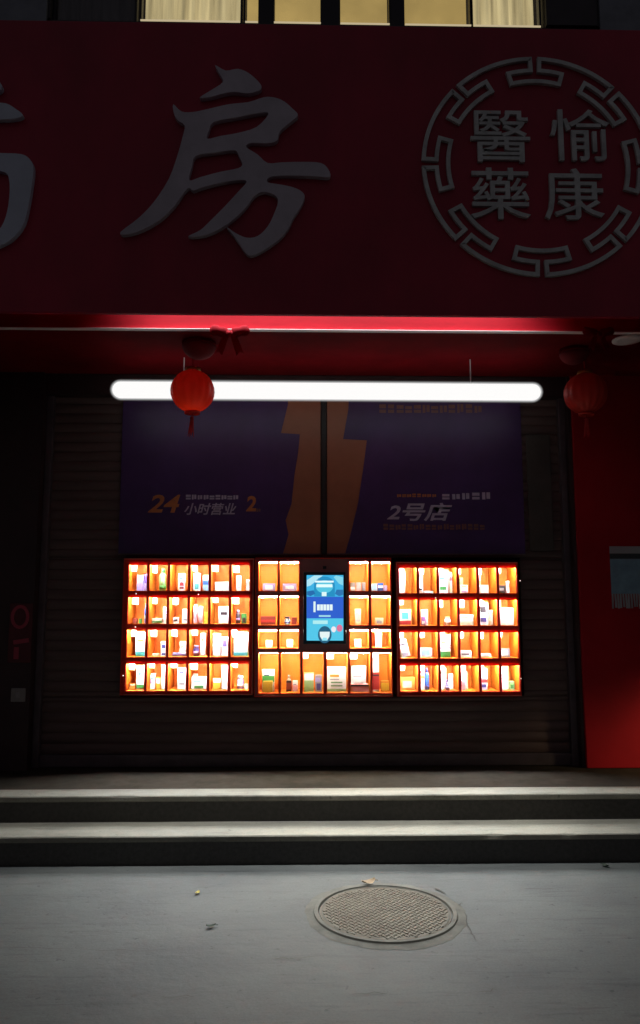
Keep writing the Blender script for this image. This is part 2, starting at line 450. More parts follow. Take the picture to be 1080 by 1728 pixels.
# ------------------------------------------------------------------ building
XL = onY(58, 1000, Y_PIER).x; XR = onY(978, 1000, Y_PIER).x
b0 = thing('shop_building', 'dark shop building with red pier and lit upstairs window above the sign', 'building', (0, 6.2, 0))
ZS = onY(540, 558, Y_VAL).z                    # soffit height
z_top = 9.0
z_sill = onY(560, 39, 5.62).z
wx0, wx1 = onY(238, 20, 5.68).x, onY(910, 20, 5.68).x
lx0 = onY(90, 20, 5.68).x; rx1 = onY(1000, 20, 5.68).x
bm = nb()
box(bm, -7, XL - .0, Y_PIER, 6.3, Z2 + .001, ZS + .2, 0)
obj('pier', bm, M['pier_dark'], b0)
bm = nb(); box(bm, XR, 7, Y_PIER, 6.3, Z2 + .001, ZS + .2, 0, .006)
p_ = obj('pier', bm, M['pier_red'], b0); p_['label'] = 'bright red pier to the right of the shutter'
bm = nb()                                       # upper wall with window openings
box(bm, -7, 7, 5.63, 6.3, ZS + .201, z_sill - .002)
box(bm, -7, lx0, 5.61, 6.3, z_sill, z_top); box(bm, rx1, 7, 5.61, 6.3, z_sill, z_top)
box(bm, lx0, rx1, 5.60, 6.3, z_sill + 1.7, z_top)
box(bm, wx1 + .03, rx1, 5.60, 6.29, z_sill, z_sill + 1.699)
obj('upper_wall', bm, M['wall'], b0)
for a, c in ((-7.0, lx0 - .02), (rx1 + .02, 7.0)):
    bm = nb(); box(bm, a, c, 5.585, 5.612, z_sill - .4, z_sill + 3, 0, .003)
    obj('facade_panel', bm, M['wall_grey'], b0)
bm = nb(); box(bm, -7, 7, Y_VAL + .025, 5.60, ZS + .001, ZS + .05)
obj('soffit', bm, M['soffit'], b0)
bm = nb(); box(bm, -7, 7, Y_VAL, Y_VAL + .022, ZS + .004, ZS + .95)
obj('inner_fascia', bm, M['valance'], b0)
bm = nb(); box(bm, -7, 7, Y_VAL - .016, Y_VAL + .024, ZS - .0015, ZS + .003, 0, .0008)
obj('fascia_trim', bm, M['trim'], b0)
bm = nb(); box(bm, XL, XR, 5.61, 5.95, onY(540, 668, 5.61).z, ZS, 0)    # shutter housing
obj('shutter_housing', bm, M['pier_dark'], b0)
bm = nb(); box(bm, -7, 7, 6.31, 6.5, 0, z_top); obj('rear_wall', bm, M['wall'], b0)

# lit window: frame, panes, blinds
def winpart(px0, px1, kind):
    x0, x1 = onY(px0, 20, 5.68).x, onY(px1, 20, 5.68).x
    m = {'blind': M['blind'], 'curtain': M['curtain'], 'dim': M['curtain_dim']}[kind]
    w = nb()
    t = .018
    for a in ((x0 - t, x0, z_sill, z_sill + 1.68), (x1, x1 + t, z_sill, z_sill + 1.68)):
        box(w, a[0], a[1], 5.66, 5.72, a[2], a[3])
    box(w, x0, x1, 5.66, 5.72, z_sill + 1.64, z_sill + 1.68)
    f = obj('window', w, M['frame_dark'], b0)
    g = nb(); box(g, x0, x1, 5.688, 5.692, z_sill + .012, z_sill + 1.64)
    obj('pane', g, M['glass_w'], f)
    g = nb(); n = max(8, int((x1 - x0) * 60)); rows = []
    amp = .025 if kind != 'blind' else .0
    for i in range(n + 1):
        x = x0 + (x1 - x0) * i / n
        y = 5.80 + amp * math.sin(x * 55 + math.sin(x * 13) * 2)
        rows.append((g.verts.new((x, y, z_sill - .05)), g.verts.new((x, y, z_sill + 1.66))))
    for a, b in zip(rows, rows[1:]): g.faces.new((a[0], b[0], b[1], a[1])).smooth = True
    obj('curtain' if kind != 'blind' else 'roller_blind', g, m, f)
    if kind != 'dim':
        g = nb(); box(g, x0, x1, 5.625, 5.659, z_sill + .001, z_sill + .012); obj('sill', g, M['sill'], f)
winpart(240, 406, 'curtain'); winpart(415, 436, 'blind'); winpart(463, 541, 'blind'); winpart(574, 656, 'blind')
winpart(682, 792, 'blind'); winpart(797, 908, 'curtain'); winpart(95, 228, 'dim')
bm = nb()
for a, c in ((438.5, 460.5), (543.5, 571.5), (658.5, 679.5)):
    box(bm, onY(a, 20, 5.70).x, onY(c, 20, 5.70).x, 5.65, 5.73, z_sill, z_sill + 1.69)
obj('window_mullion', bm, M['frame_dark'], b0)

# ------------------------------------------------------------------ big sign
sz0 = onY(540, 531, Y_SIGN).z; sz1 = onY(540, 42, Y_SIGN).z
sg = thing('shop_sign', 'long dark red shop signboard with large grey characters and a round emblem', 'sign', (0, Y_SIGN, sz0))
bm = nb(); box(bm, -6.5, 6.5, Y_SIGN, Y_SIGN + .03, sz0, sz1, 0, .004)
obj('board', bm, M['sign_red'], sg)
bm = nb()
box(bm, -6.5, 6.5, Y_SIGN + .031, 5.58, sz1 - .06, sz1 - .02)
for x in (-6.45, 6.42): box(bm, x, x + .03, Y_SIGN + .032, 5.58, sz0 + .02, sz1 - .061)
obj('sign_box', bm, M['wall'], sg)
def sp(px, py): p = onY(px, py, Y_SIGN); return (p.x, p.z)
def z7(l): return [sp(180 + a / 2.7, 100 + b / 2.7) for a, b in l]
def smooth(pts, n=3):      # Catmull-Rom through the points
    out = []; N = len(pts)
    for i in range(N):
        p0, p1, p2, p3 = (Vector(pts[(i + k) % N]) for k in (-1, 0, 1, 2))
        for k in range(n):
            t = k / n
            q = .5 * ((2 * p1) + (p2 - p0) * t + (2 * p0 - 5 * p1 + 4 * p2 - p3) * t * t + (3 * p1 - p0 - 3 * p2 + p3) * t ** 3)
            out.append((q.x, q.y))
    return out
dot = [(497, 45), (545, 70), (600, 62), (650, 82), (700, 128), (702, 155), (650, 172), (590, 166), (540, 172), (480, 188), (428, 192), (485, 155), (532, 122), (522, 92)]
main = [(308, 222), (345, 255), (400, 257), (480, 240), (560, 222), (650, 212), (720, 190), (770, 193), (810, 210), (845, 240), (872, 272), (835, 305), (790, 345), (778, 385),
        (735, 398), (670, 396), (645, 402), (640, 418), (690, 450), (735, 488), (800, 485), (900, 483), (975, 488), (1008, 515), (1016, 550), (960, 549), (880, 545), (800, 545), (742, 552), (735, 575),
        (790, 585), (850, 598), (890, 618), (902, 645), (882, 690), (852, 735), (828, 785), (785, 835), (720, 880), (668, 905), (640, 900), (612, 860), (580, 815), (550, 778), (590, 805), (640, 826),
        (690, 818), (735, 775), (765, 715), (782, 660), (765, 632), (715, 618), (672, 640), (640, 685), (590, 735), (520, 785), (450, 815), (375, 820), (430, 792), (480, 745), (540, 685), (600, 620), (640, 572), (600, 565), (520, 578), (440, 598), (398, 612), (380, 600),
        (355, 622), (315, 680), (252, 742), (170, 790), (92, 812), (70, 800), (150, 738), (220, 665), (288, 560), (328, 450), (350, 370), (360, 318), (332, 298), (312, 268)]
h1 = [(492, 302), (600, 280), (705, 260), (738, 267), (685, 325), (600, 352), (520, 366), (462, 378), (470, 340)]
h2 = [(410, 455), (500, 440), (585, 430), (604, 455), (620, 492), (600, 512), (520, 528), (430, 552), (380, 566), (392, 505)]
bm = nb(); prism(bm, smooth(z7(dot)), [], Y_SIGN - .035, Y_SIGN - .001)
prism(bm, smooth(z7(main)), [smooth(z7(h1)), smooth(z7(h2))], Y_SIGN - .035, Y_SIGN - .001)
obj('character', bm, M['letter'], sg)
bm = nb()
hook = [(-150, 262), (-60, 262), (0, 264), (40, 266), (55, 276), (60, 290), (57, 320), (52, 350), (44, 382), (28, 404), (10, 416), (-20, 424), (-50, 400), (-30, 402), (-10, 400), (6, 388), (16, 362), (20, 330), (19, 308), (12, 296), (-20, 292), (-70, 294), (-100, 340), (-150, 390), (-160, 380), (-120, 330), (-110, 294)]
bar = [(-170, 192), (-80, 186), (-60, 150), (-45, 152), (-50, 184), (-10, 180), (14, 181), (30, 190), (42, 200), (30, 206), (0, 208), (-48, 210), (-55, 235), (-70, 232), (-74, 212), (-170, 216)]
dt = [(-20, 128), (0, 142), (7, 152), (2, 160), (-16, 164), (-30, 150)]
for poly in (hook, bar, dt): prism(bm, smooth([sp(*p) for p in poly]), [], Y_SIGN - .035, Y_SIGN - .001)
obj('character', bm, M['letter_b'], sg)['label'] = 'partly visible pale grey character at the left edge'
# emblem: meander ring and four characters
ec = sp(907, 281); er = (sp(907 + 195, 281)[0] - sp(907 - 195, 281)[0]) / 2
path = []
def arc(r, a0, a1):
    n = max(2, int(abs(a1 - a0) / 3) + 1)
    for i in range(n):
        a = R(a0 + (a1 - a0) * i / (n - 1)); path.append((ec[0] + r * er * math.cos(a), ec[1] + r * er * math.sin(a)))
bm = nb()
for k in range(8):
    g = 90 + 45 * k; path = []
    arc(.985, g - 42.5, g - 2.4); arc(.875, g - 2.4, g - 15.5); arc(.775, g - 15.5, g + 15.5); arc(.875, g + 15.5, g + 2.4); arc(.985, g + 2.4, g + 2.48)
    ribbon(bm, path, .024, Y_SIGN - .022, Y_SIGN - .001 - .0004 * (k % 2))
obj('emblem_ring', bm, M['emblem'], sg)
for ch, px, py in (('醫', 843, 233), ('愉', 977, 231), ('藥', 843, 329), ('康', 967, 330)):
    c = sp(px, py); h = sp(px, py - 43)[1] - sp(px, py + 43)[1]
    w = sp(px + 50, py)[0] - sp(px - 50, py)[0]
    obj('emblem_character', text_bm(ch, h, c[0], c[1], Y_SIGN - .001, .02, 0, .004, w), M['emblem'], sg)

# ------------------------------------------------------------------ tube light, dome lamps, downlight
tl, tr = onY(190, 657, 5.2), onY(912, 663, 5.2)
rt = .058; zt = (tl.z + tr.z) / 2
tb = thing('tube_light', 'long glowing white tube lamp hanging across the shop front', 'lamp', ((tl.x + tr.x) / 2, 5.2, zt))
def xcyl(bm, x0, x1, y, z, prof, seg=28):
    rings = []
    for x, r in prof:
        rings.append([bm.verts.new((x, y + r * math.cos(2 * math.pi * i / seg), z + r * math.sin(2 * math.pi * i / seg))) for i in range(seg)])
    for a, b in zip(rings, rings[1:]):
        for i in range(seg): bm.faces.new((a[i], a[(i + 1) % seg], b[(i + 1) % seg], b[i])).smooth = True
    bm.faces.new(rings[0]); bm.faces.new(list(reversed(rings[-1])))
    bmesh.ops.recalc_face_normals(bm, faces=bm.faces)
bm = nb(); pr = []
for i in range(7):
    a = i / 6 * math.pi / 2; pr.append((tl.x + rt * (1 - math.sin(a)), max(.004, rt * math.cos(a))))
pr = pr[::-1]; pr += [(tr.x - (x - tl.x), r) for x, r in pr[::-1]]
xcyl(bm, 0, 0, 5.2, zt, pr)
obj('diffuser', bm, M['tube'], tb)
for k, (dr, m) in enumerate(((.006, M['halo1']), (.012, M['halo2']), (.018, M['halo3']))):
    bm = nb(); r_ = rt + dr; q_ = []
    for i in range(7):
        a = i / 6 * math.pi / 2; q_.append((tl.x - dr + r_ * (1 - math.sin(a)), max(.004, r_ * math.cos(a))))
    q_ = q_[::-1]; q_ += [(tr.x - (x - tl.x), r) for x, r in q_[::-1]]
    xcyl(bm, 0, 0, 5.2, zt, q_); obj('halo_shell', bm, m, tb)  # added shell, painted glow only
for x in (tl.x + .5, tr.x - .5):
    bm = nb(); tube(bm, [(x, 5.2, zt + rt - .002), (x, 5.2, ZS)], .004, 6); obj('hanger', bm, M['cap'], tb)

def dome(px, py, lab, r=.12):
    p = onZ(px, py, ZS)
    t = thing('dome_lamp', lab, 'ceiling lamp', (p.x, p.y, ZS), 'unlit dome lamps under the soffit')
    bm = nb(); lathe(bm, [(r * .98, -.001), (r, -.02), (r, -.028)], 32, (p.x, p.y, ZS)); obj('base', bm, M['ribbon'], t)
    bm = nb(); lathe(bm, [(r * .96 * math.cos(a), -.029 - r * .75 * math.sin(a)) for a in [i / 8 * math.pi / 2 * .985 for i in range(9)]], 32, (p.x, p.y, ZS))
    bmesh.ops.recalc_face_normals(bm, faces=bm.faces)
    obj('globe', bm, M['dome'], t)
dome(336, 578, 'unlit red dome lamp under the soffit above the left lantern', .115)
dome(968, 590, 'unlit red dome lamp under the soffit above the right lantern', .10)
p = onZ(1058, 572, ZS)
t = thing('downlight', 'unlit round silver downlight set in the soffit at far right', 'ceiling lamp', (p.x, p.y, ZS))
bm = nb(); lathe(bm, [(.055, -.002), (.095, -.003), (.095, -.012), (.055, -.016)], 36, (p.x, p.y, ZS)); bmesh.ops.recalc_face_normals(bm, faces=bm.faces)
obj('trim_ring', bm, M['trim'], t)
bm = nb(); lathe(bm, [(.054, -.004), (.03, -.010), (.004, -.012)], 24, (p.x, p.y, ZS)); obj('lens', bm, M['paper'], t)

def knot(px, py, lab, s=1.0):
    p = onY(px, py, Y_VAL - .05)
    t = thing('ribbon_bow', lab, 'bow', (p.x, Y_VAL - .03, p.z), 'red bows on the fascia edge')
    def lobe(dx, dz, a, b, ang):
        bm = nb(); bmesh.ops.create_uvsphere(bm, u_segments=14, v_segments=9, radius=1)
        for v in bm.verts:
            q = Vector((v.co.x * a, v.co.y * .022, v.co.z * b * (.55 + .45 * abs(v.co.x))))
            q = Matrix.Rotation(ang, 3, 'Y') @ q; v.co = Vector((p.x + dx, Y_VAL - .03, p.z + dz)) + q
        for f in bm.faces: f.smooth = True
        return bm
    for sgn in (-1, 1):
        obj('loop', lobe(sgn * .045 * s, .012 * s, .042 * s, .036 * s, sgn * -.25), M['ribbon'], t)
        bm = nb()
        prism(bm, [(p.x + sgn * .004, p.z - .008), (p.x + sgn * .028 * s, p.z - .005), (p.x + sgn * .062 * s, p.z - .085 * s), (p.x + sgn * .045 * s, p.z - .078 * s), (p.x + sgn * .03 * s, p.z - .095 * s)], [], Y_VAL - .034, Y_VAL - .028)
        obj('tail', bm, M['ribbon'], t)
    obj('knot', lobe(0, 0, .018 * s, .024 * s, 0), M['ribbon'], t)
knot(387, 562, 'dark red cloth bow on the fascia edge above the left lantern', 1.5)
knot(1012, 562, 'dark red cloth bow on the fascia edge at the right', 1.2)

def lantern(px, py, hw, lab, Y=5.0):
    c = onY(px, py, Y); r = hw / F * Y; hh = r * .98
    t = thing('red_lantern', lab, 'lantern', (c.x, Y, c.z - hh), 'round red lanterns under the soffit')
    bm = nb(); pf = []
    for i in range(13):
        a = -math.pi / 2 * .80 + i / 12 * math.pi * .80
        pf.append((r * math.cos(a), hh * math.sin(a)))
    lathe(bm, pf, 64, (c.x, Y, c.z), ridge=.05, nr=16); obj('shade', bm, M['lantern'], t)
    for s, nm in ((1, 'top_cap'), (-1, 'bottom_cap')):
        z = s * hh * math.sin(math.pi / 2 * .80)
        bm = nb(); lathe(bm, [(r * .34, z - .004), (r * .36, z + .004 * s), (r * .34, z + s * .02)], 32, (c.x, Y, c.z)); bmesh.ops.recalc_face_normals(bm, faces=bm.faces)
        obj(nm, bm, M['gold'] if s > 0 else M['lantern'], t)
    bm = nb(); tube(bm, [(c.x, Y, c.z + hh * .97), (c.x, Y, ZS)], .004, 6); obj('cord', bm, M['tassel'], t)
    bm = nb(); tube(bm, [(c.x, Y, c.z - hh * 1.02), (c.x, Y, c.z - hh * 1.22)], .003, 6)
    lathe(bm, [(.006, -hh * 1.2), (.014, -hh * 1.26), (.012, -hh * 1.32)], 12, (c.x, Y, c.z))
    for k in range(14):
        a = 2 * math.pi * k / 14; q = .016 + .006 * (k % 3)
        tube(bm, [(c.x + .009 * math.cos(a), Y + .009 * math.sin(a), c.z - hh * 1.3), (c.x + q * math.cos(a) * .8 - .004, Y + q * math.sin(a) * .8, c.z - hh * (1.95 + .1 * (k % 3)))], .0022, 5)
    obj('tassel', bm, M['tassel'], t)
lantern(325, 660, 38, 'round red lantern hanging in front of the glowing white tube')
lantern(988, 664, 37, 'dim round red lantern hanging to the right of the white tube')

# ------------------------------------------------------------------ roller shutter with opening for the cabinets
ox0 = onY(205, 1060, 5.66).x; ox1 = onY(883, 1060, 5.66).x
oz1 = onY(545, 940, 5.66).z; oz0 = onY(545, 1176, 5.66).z
sx0, sx1 = XL + .012, XR - .075
zb, zt_ = Z2 + .001, onY(540, 640, Y_SHUT).z + .15
sh = thing('roller_shutter', 'closed dark brown slatted roller shutter around the lit cabinets', 'shutter', ((sx0 + sx1) / 2, Y_SHUT, zb))
bm = nb(); pitch = .075
def slat(x0, x1, z0, z1):
    prof = [(0, z0), (-.005, z0 + (z1 - z0) * .12), (-.0085, z0 + (z1 - z0) * .45), (-.006, z0 + (z1 - z0) * .8), (0, z0 + (z1 - z0) * .94), (.003, z1)]
    a = [bm.verts.new((x0, Y_SHUT + y, z)) for y, z in prof]; b = [bm.verts.new((x1, Y_SHUT + y, z)) for y, z in prof]
    for i in range(len(prof) - 1):
        f = bm.faces.new((a[i], b[i], b[i + 1], a[i + 1])); f.smooth = True
z = zb + .09
while z < zt_:
    z1_ = min(z + pitch, zt_)
    if z1_ > oz0 and z < oz1:
        if z < oz0: slat(sx0, sx1, z, oz0 - .001)
        if z1_ > oz1: slat(sx0, sx1, oz1 + .001, z1_)
        a, b = max(z, oz0), min(z1_, oz1)
        slat(sx0, ox0, a, b); slat(ox1, sx1, a, b)
    else: slat(sx0, sx1, z, z1_)
    z += pitch
obj('slat_curtain', bm, M['shutter'], sh)
bm = nb(); box(bm, sx0, sx1, Y_SHUT - .025, Y_SHUT + .02, zb, zb + .088, 0, .006); obj('bottom_bar', bm, M['rail'], sh)
for x in (sx0 - .01, sx1 - .001):
    bm = nb(); box(bm, x, x + .05, Y_SHUT - .05, Y_SHUT + .04, zb, zt_, 0, .004); obj('guide_rail', bm, M['rail'], sh)
bm = nb(); xa, xb = onY(888, 800, Y_SHUT).x, onY(928, 800, Y_SHUT).x
box(bm, xa, xb, Y_SHUT - .03, Y_SHUT - .017, onY(900, 930, Y_SHUT).z, onY(900, 735, Y_SHUT).z, 0, .003)
obj('side_plate', bm, M['rail_pale'], sh)
bm = nb(); box(bm, XR - .024, XR - .001, Y_PIER + .02, Y_SHUT + .04, zb, zt_); obj('jamb', bm, M['pier_dark'], sh)

# ------------------------------------------------------------------ posters
YP = Y_SHUT - .024
def pp(px, py): p = onY(px, py, YP); return (p.x, p.z)
ptop = 634
def poster(x0, x1, edge, purple_left, lab, marks):
    t = thing('poster_panel', lab, 'poster', (*((pp((x0 + x1) / 2, 800)[0], YP)), pp((x0 + x1) / 2, 936)[1]), 'posters above the cabinets')
    X0, X1 = pp(x0, 800)[0], pp(x1, 800)[0]; Zb, Zt = pp((x0 + x1) / 2, 936)[1], pp((x0 + x1) / 2, ptop)[1]
    bm = nb(); box(bm, X0, X1, YP, YP + .006, Zb, Zt); obj('backing', bm, M['poster_orange'], t)
    e = [pp(*q) for q in edge]; e[0] = (e[0][0], Zt - .001); e[-1] = (e[-1][0], Zb + .001)
    xx = X0 + .001 if purple_left else X1 - .001
    bm = nb(); prism(bm, [(xx, Zt - .001)] + e + [(xx, Zb + .001)], [], YP - .004, YP - .001); obj('print_field', bm, M['purple'], t)
    bm = nb()
    for a, b, c, d in ((X0, X1, Zt - .012, Zt), (X0, X1, Zb, Zb + .008)): box(bm, a, b, YP - .010, YP - .005, c, d)
    obj('edge_strip', bm, M['rail'], t)
    for kind, m, *q in marks:
        if kind == 'text':
            s, px, py, hp, wp, shr, bold = q
            c = pp(px, py); h = pp(px, py - hp / 2)[1] - pp(px, py + hp / 2)[1]; w = pp(px + wp / 2, py)[0] - pp(px - wp / 2, py)[0]
            obj('lettering', text_bm(s, h, c[0], c[1], YP - .0045, .002, shr, bold, w), m, t)
        else:                                   # row of small blurred strokes
            px0, px1, py0, py1, n = q; bm = nb()
            for k in range(n):
                a = px0 + (px1 - px0) * k / n; b = a + (px1 - px0) / n * random.uniform(.7, .85)
                j = random.uniform(0, .25) * (py1 - py0)
                p1, p2 = pp(a, py0 + j), pp(b, py1)
                zm = (p1[1] + p2[1]) / 2; hh = p1[1] - p2[1]
                if random.random() < .5:
                    box(bm, p1[0], p2[0], YP - .0065, YP - .0045, p2[1], p2[1] + hh * .38); box(bm, p1[0], p2[0], YP - .0065, YP - .0045, p2[1] + hh * .55, p1[1])
                else:
                    box(bm, p1[0], p1[0] + (p2[0] - p1[0]) * .4, YP - .0062, YP - .0045, p2[1], p1[1]); box(bm, p1[0] + (p2[0] - p1[0]) * .55, p2[0], YP - .0062, YP - .0045, p2[1] + hh * .1, p1[1])
            obj('small_print', bm, m, t)
poster(204, 541, [(484, ptop), (486, 682), (474, 731), (506, 733), (503, 765), (497, 800), (492, 850), (482, 878), (487, 902), (477, 936)], True,
       'purple poster reading 24小时营业 with an orange strip along its right edge',
       [('text', M['ink_orange'], '24', 277, 850, 30, 54, .25, .02), ('text', M['ink_white'], '小时营业', 355, 859, 20, 88, .25, .015),
        ('bars', M['ink_white'], 314, 404, 835, 843, 9), ('text', M['ink_orange'], '2', 424, 850, 26, 17, .1, .03), ('bars', M['ink_rust'], 433, 441, 858, 864, 1)])
poster(552, 882, [(590, ptop), (588, 690), (579, 741), (619, 743), (613, 790), (604, 850), (592, 900), (582, 936)], False,
       'purple poster reading 2号店 with an orange strip along its left edge',
       [('text', M['ink_white'], '2号店', 708, 864, 31, 110, .25, .02), ('bars', M['ink_orange'], 670, 738, 833, 839, 8),
        ('bars', M['ink_white'], 746, 830, 831, 843, 5), ('bars', M['ink_rust'], 647, 820, 884, 894, 17), ('bars', M['ink_rust'], 640, 815, 682, 697, 12)])
bm = nb(); box(bm, pp(542.5, 800)[0], pp(550.5, 800)[0], YP - .014, YP + .004, pp(546, 936)[1], pp(546, ptop)[1], 0, .002)
tag(obj('post', bm, M['black']), 'thin black upright bar between the two purple posters', 'bar')

# ------------------------------------------------------------------ cabinets
YF = 5.60
DEP = .27
def cp(px, py): p = onY(px, py, YF); return (p.x, p.z)
ORD = ['first', 'second', 'third', 'fourth', 'fifth', 'sixth']
ROW = ['top', 'second', 'third', 'bottom']
W = (.86, .87, .86); LAV = (.42, .38, .72); PUR = (.16, .10, .45); GRN = (.05, .30, .06); LGR = (.35, .62, .25); RED = (.55, .05, .05)
BLU = (.03, .13, .50); LBL = (.35, .62, .85); TEAL = (.06, .45, .45); DRK = (.03, .025, .03); NAV = (.05, .05, .22); YEL = (.85, .55, .05)
PNK = (.85, .42, .42); ORA = (.80, .33, .04); GRY = (.35, .35, .38); CRM = (.8, .72, .5); BRN = (.25, .04, .03); MAG = (.55, .18, .55)
CNAME = {W: 'white', LAV: 'lavender', PUR: 'purple', GRN: 'green', LGR: 'pale green', RED: 'red', BLU: 'blue', LBL: 'light blue', TEAL: 'teal', DRK: 'black', NAV: 'navy',
         YEL: 'yellow', PNK: 'pink', ORA: 'orange', GRY: 'grey', CRM: 'cream', BRN: 'dark red', MAG: 'magenta'}

def led_bar(x0, x1, z1, parent, m):
    bm = nb(); box(bm, x0 + .006, x1 - .006, YF + .028, YF + .040, z1 - .010, z1 - .002); obj('light_strip', bm, m, parent)
def compartment(parent, x0, x1, z0, z1, m_led, tagon, lift=.014, dm=None):
    bm = nb(); y0, y1 = YF + .022, YF + DEP
    zc = z1; z1 = z1 + lift
    V = [bm.verts.new(c) for c in ((x0, y0, z0), (x1, y0, z0), (x1, y0, z1), (x0, y0, z1), (x0, y1, z0), (x1, y1, z0), (x1, y1, z1), (x0, y1, z1))]
    for q in ((4, 5, 6, 7), (0, 1, 5, 4), (3, 7, 6, 2), (0, 4, 7, 3), (1, 2, 6, 5)): bm.faces.new([V[i] for i in q])
    obj('compartment', bm, M['liner'], parent)
    led_bar(x0, x1, z1, parent, m_led)
    z1 = zc
    if tagon and random.random() < .9:
        bm = nb(); s = (x1 - x0)
        yt = y0 + random.uniform(.045, .12); box(bm, x0 + .001, x0 + s * random.uniform(.26, .38), yt, yt + .003, z1 - s * random.uniform(.28, .44), z1 - .002); obj('price_tag', bm, M['tag'], parent)
    e = .0065; bm = nb()
    box(bm, x0 - e, x0, YF, YF + .018, z0 - e, z1 + e); box(bm, x1, x1 + e, YF, YF + .018, z0 - e, z1 + e)
    box(bm, x0, x1, YF + .0005, YF + .0175, z0 - e, z0); box(bm, x0, x1, YF + .0005, YF + .0175, z1, z1 + e)
    d = obj('door', bm, dm or M['cab_red'], parent)
    bm = nb(); box(bm, x0, x1, YF + .007, YF + .010, z0, z1); obj('pane', bm, M['glass'], d)

def pack(kind, x0, x1, z0, h, y, col, band, lab, grp, tilt=0.0):
    """kind: carton, bottle, jar"""
    w = x1 - x0; cx = (x0 + x1) / 2; d = min(.07, max(.03, w * .6))
    name = {'carton': 'medicine_carton', 'bottle': 'medicine_bottle', 'jar': 'medicine_jar'}[kind]
    t = thing(name, lab, kind, (cx, y, z0), grp)
    T = Matrix.Translation((cx, y, z0)) @ Matrix.Rotation(tilt, 4, 'Y') @ Matrix.Translation((-cx, -y, -z0))
    bm = nb()
    if kind == 'carton':
        box(bm, x0, x1, y, y + d, z0 + .0005, z0 + h, 0, .0015)
    else:
        r = w / 2; cy = y + r; nk = .55 if kind == 'bottle' else .86; hb = h * (.80 if kind == 'bottle' else .78)
        lathe(bm, [(r * .9, .0005), (r, .005), (r, hb * .84), (r * .85, hb * .93), (r * nk * .8, hb), (r * nk * .8, hb + .004)], 24, (cx, cy, z0))
    if tilt: bmesh.ops.transform(bm, matrix=T, verts=bm.verts)
    body = obj('body', bm, paint(col), t)
    if kind != 'carton':
        bm = nb(); lathe(bm, [(r * nk, hb + .003), (r * nk, h - .002), (r * nk * .9, h)], 24, (cx, cy, z0)); obj('cap', bm, paint(band[0][0] if band else W), t)
    if kind == 'carton' and col in (W, CRM) and h > .05 and not tilt:
        a_ = random.uniform(.55, .75)
        bm = nb(); box(bm, x0 + w * .15, x0 + w * random.uniform(.5, .8), y - .0004, y - .0001, z0 + h * a_, z0 + h * (a_ + .1))
        obj('printed_title', bm, paint(random.choice((LAV, PNK, TEAL, ORA, GRY, NAV))), t)
        bm = nb(); box(bm, x0 + w * .15, x0 + w * random.uniform(.6, .85), y - .0004, y - .0001, z0 + h * (a_ - .12), z0 + h * (a_ - .08))
        obj('printed_line', bm, paint(GRY), t)
    for k, (bc, b0_, b1_) in enumerate(band):
        bm = nb()
        if kind == 'carton':
            box(bm, x0 + (.001 if b1_ > 0 else w * .2), x1 - (.001 if b1_ > 0 else w * .2), y - .0012 - .0004 * k, y - .0002, z0 + h * b0_, z0 + h * abs(b1_))
            if tilt: bmesh.ops.transform(bm, matrix=T, verts=bm.verts)
        else:
            lathe(bm, [(r * 1.012, hb * b0_), (r * 1.012, hb * abs(b1_) * .84)], 24, (cx, cy, z0))
        obj('printed_band', bm, paint(bc), t)

NUMROW = {}
def cabinet(side, px_cols, py_rows, cells, grp_root, m_led, tagon, outer, body_m):
    ox0, oz1_ = cp(outer[0], outer[1]); ox1_, oz0_ = cp(outer[2], outer[3])
    t = thing('display_cabinet', {'left': 'left red cabinet of lit orange compartments, four rows of six',
              'right': 'right red cabinet of lit orange compartments, four rows of six',
              'centre': 'centre cabinet with lit compartments around the blue screen'}[side], 'cabinet', ((ox0 + ox1_) / 2, YF + .1, oz0_), 'lit medicine cabinets')
    return t, (ox0, ox1_, oz0_, oz1_)

def casing(t, o, cells, body_m):
    x0, x1, z0, z1 = o
    bm = nb()
    y0, y1 = YF + .004, YF + DEP + .02
    box(bm, x0, x1, y0, y1, z1 - .006, z1); box(bm, x0, x1, y0, y1, z0, z0 + .006)
    box(bm, x0, x0 + .006, y0, y1, z0 + .006, z1 - .006); box(bm, x1 - .006, x1, y0, y1, z0 + .006, z1 - .006)
    box(bm, x0 + .006, x1 - .006, y1 - .006, y1, z0 + .006, z1 - .006)
    obj('casing', bm, M['cab_red'], t)
    # front plate with an opening for every compartment
    bm = nb()
    prism(bm, [(x0 + .006, z0 + .006), (x1 - .006, z0 + .006), (x1 - .006, z1 - .006), (x0 + .006, z1 - .006)],
          [[(a, c), (b, c), (b, d), (a, d)] for a, b, c, d in cells], YF + .0185, YF + .0225)
    obj('front_plate', bm, body_m, t)

def fill_cell(rect, items, side, rname, cname):
    x0, x1, z0, z1 = rect; w = x1 - x0; H = z1 - z0
    for it in items:
        kind, u0, u1, hf, col, band = it[:6]; tilt = it[6] if len(it) > 6 else 0
        hf = min(hf, .93)
        back = it[7] if len(it) > 7 else .10
        nm = CNAME[col]; bs = ' and '.join(dict.fromkeys(CNAME[b[0]] for b in band))
        size = ('tall ' if hf > .75 else 'low ' if hf < .42 else '')
        wd = ('wide ' if u1 - u0 > .6 else 'slim ' if u1 - u0 < .28 else '')
        desc = f"{size or wd}{nm} {kind}" + (f" with {bs} print" if bs and kind == 'carton' else f" with {bs} cap and label" if bs else '')
        lab = f"{desc}, {rname}, {cname}, {side} cabinet"
        pack(kind, x0 + w * u0 + .001, x0 + w * u1 - .001, z0, H * hf, YF + back, col, band, lab, f'medicines in the {side} cabinet', tilt)

